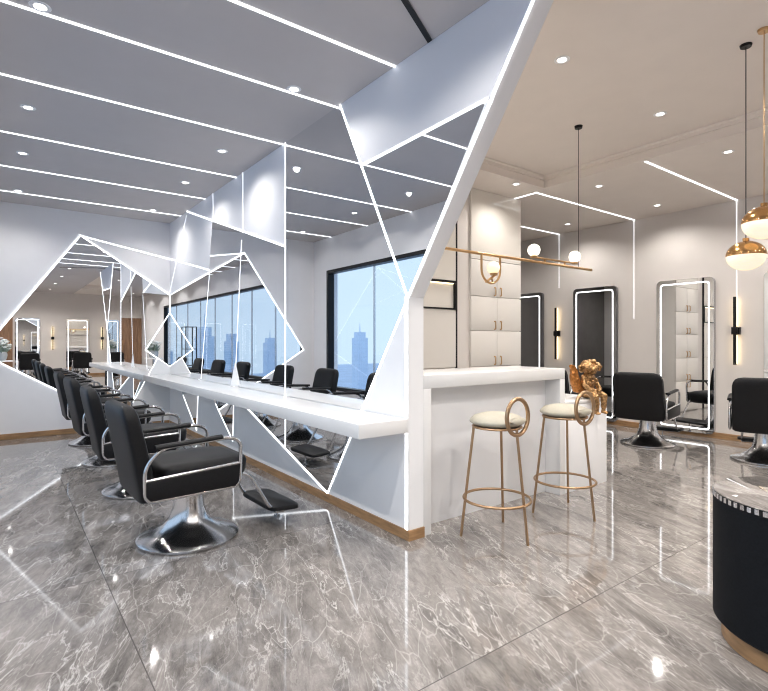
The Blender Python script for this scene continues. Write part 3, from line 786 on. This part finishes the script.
# ------------------------------------------------------------------ things seen only in the mirrors
b = BM(); w_, d_, h_ = .19, .14, 1.60
t = thing('display_rack', 'tall open black rack by the window, seen only as a reflection', 'rack', (-.20, 1.2, 0))
for sx in (-1, 1):
    for sy in (-1, 1):
        b = BM(); add_box(b, (sx*d_-.012, sy*w_-.012, 0), (sx*d_+.012, sy*w_+.012, h_)); link('post', b, BLACK, t, False)
for z in (.1, .55, 1.0, h_):
    b = BM(); add_box(b, (-d_-.012, -w_-.012, z), (d_+.012, w_+.012, z+.018), .002, 1); link('shelf', b, BLACK, t, False)
t = thing('side_table', 'small round table carrying white flowers, seen only as a reflection', 'table', (.02, -1.9, 0))
b = BM(); add_lathe(b, [(0, .66), (.27, .66), (.27, .69), (0, .69)], 40); link('table_top', b, WHITE, t)
b = BM(); add_lathe(b, [(0, 0), (.2, 0), (.2, .012), (.03, .03), (.03, .659), (0, .659)], 32); link('pedestal', b, CHROME, t)
t = thing('flower_arrangement', 'white flowers with pale leaves in a grey pot, seen only as a reflection', 'flowers', (.02, -1.9, .69))
b = BM(); add_lathe(b, [(0, 0), (.09, 0), (.13, .05), (.15, .16), (.13, .24), (.12, .24), (.12, .20), (0, .20)], 32); link('pot', b, POT, t)
b = BM(); rnd = random.Random(5)
for k in range(60):
    th = rnd.uniform(0, 2*PI); r = rnd.uniform(0, .2); zz = .32+rnd.uniform(0, .32)*(1-r*2)
    c = (r*math.cos(th), r*math.sin(th), zz)
    for j in range(6):
        a = j*PI/3; add_ball(b, (c[0]+.03*math.cos(a), c[1]+.03*math.sin(a), c[2]+.008*(j % 2)), .026, 1, (1, 1, .45))
    add_ball(b, c, .02, 1)
link('blossoms', b, PETAL, t)
b = BM()
for k in range(50):
    th = rnd.uniform(0, 2*PI); rr = rnd.uniform(.1, .28); z1 = rnd.uniform(.28, .5)
    add_tube(b, [(0.04*math.cos(th), .04*math.sin(th), .2), (rr*.6*math.cos(th), rr*.6*math.sin(th), z1*.8), (rr*math.cos(th), rr*math.sin(th), z1)], [.005, .02, .003], 6)
link('leaves', b, LEAF, t)
d = bpy.data.objects.new('door_1', None); C.objects.link(d); d['kind'] = 'structure'; d.location = (-.02, YF+.0005, 0)
b = BM(); add_box(b, (-.36, 0, .0), (.36, .03, 2.1), .004)
for k in range(5): add_box(b, (-.33+k*.135, .03, .08), (-.22+k*.135, .042, 2.02), .003, 1)
link('door_leaf', b, DOORW, d, False)
b = BM(); add_tube(b, arc_round([(.30, .042, .9), (.30, .085, .9), (.30, .085, 1.25), (.30, .042, 1.25)], .02, 3, False), .01, 8); link('door_handle', b, GOLD, d)

# city towers outside the window
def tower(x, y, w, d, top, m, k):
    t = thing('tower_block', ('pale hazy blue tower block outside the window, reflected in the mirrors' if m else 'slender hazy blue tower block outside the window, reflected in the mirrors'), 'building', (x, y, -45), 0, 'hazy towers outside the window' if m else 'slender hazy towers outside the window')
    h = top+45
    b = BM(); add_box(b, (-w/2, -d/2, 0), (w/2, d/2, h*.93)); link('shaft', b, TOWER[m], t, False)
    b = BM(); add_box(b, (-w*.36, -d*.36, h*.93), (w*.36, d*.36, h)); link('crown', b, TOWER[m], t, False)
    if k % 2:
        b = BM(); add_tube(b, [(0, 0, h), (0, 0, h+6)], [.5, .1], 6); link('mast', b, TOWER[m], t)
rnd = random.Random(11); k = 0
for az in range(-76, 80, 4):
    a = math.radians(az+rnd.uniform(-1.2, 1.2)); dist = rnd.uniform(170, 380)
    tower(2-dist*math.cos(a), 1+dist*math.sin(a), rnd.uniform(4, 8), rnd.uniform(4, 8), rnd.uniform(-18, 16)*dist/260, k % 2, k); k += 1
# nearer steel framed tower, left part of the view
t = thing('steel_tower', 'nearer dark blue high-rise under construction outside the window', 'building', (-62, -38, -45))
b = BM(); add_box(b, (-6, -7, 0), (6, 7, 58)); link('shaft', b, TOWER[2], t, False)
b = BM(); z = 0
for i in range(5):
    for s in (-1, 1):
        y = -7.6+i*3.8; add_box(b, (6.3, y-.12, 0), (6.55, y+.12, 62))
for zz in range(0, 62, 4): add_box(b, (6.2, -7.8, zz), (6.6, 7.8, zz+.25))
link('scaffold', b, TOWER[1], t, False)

# ------------------------------------------------------------------ daylight
w = bpy.data.worlds.new('sky'); scn.world = w; w.use_nodes = True
nt = w.node_tree; bg = nt.nodes['Background']
tc = nt.nodes.new('ShaderNodeTexCoord'); sp = nt.nodes.new('ShaderNodeSeparateXYZ'); rp = nt.nodes.new('ShaderNodeValToRGB')
nt.links.new(tc.outputs['Generated'], sp.inputs[0]); nt.links.new(sp.outputs[2], rp.inputs[0]); nt.links.new(rp.outputs[0], bg.inputs[0])
e = rp.color_ramp.elements
e[0].position = 0; e[0].color = (.66, .79, .93, 1); e[1].position = .6; e[1].color = (.60, .74, .94, 1)
bg.inputs[1].default_value = 1.02
P = bpy.data.lights.new('window_portal', 'AREA'); P.shape = 'RECTANGLE'; P.size = WY1-WY0; P.size_y = WZ1-WZ0
P.cycles.is_portal = True
po = bpy.data.objects.new('window_portal', P); C.objects.link(po)
po.location = (XW-.12, cy, (WZ0+WZ1)/2); po.rotation_euler = (0, -PI/2, 0)
po.rotation_euler = Matrix(((0, 0, -1), (1, 0, 0), (0, -1, 0))).to_euler()   # local -z looks into the room (+x), local x along y

# ------------------------------------------------------------------ camera
cam = bpy.data.cameras.new('camera'); co = bpy.data.objects.new('camera', cam); C.objects.link(co)
cam.sensor_width = 36; cam.lens = 36*514/768; cam.shift_y = -3.5/768; cam.clip_start = .02; cam.clip_end = 2000
co.location = (0, 0, CAMZ); co.rotation_euler = (PI/2, 0, -math.atan2(sa, ca))
scn.camera = co
vs = scn.view_settings; vs.view_transform = 'Standard'; vs.look = 'None'; vs.gamma = 1; vs.use_curve_mapping = False; vs.exposure = 0.45
cy_ = scn.cycles
cy_.max_bounces = 14; cy_.diffuse_bounces = 4; cy_.glossy_bounces = 10; cy_.transparent_max_bounces = 12
cy_.sample_clamp_indirect = 6; cy_.use_denoising = True; cy_.filter_width = 1.15; cy_.blur_glossy = .3
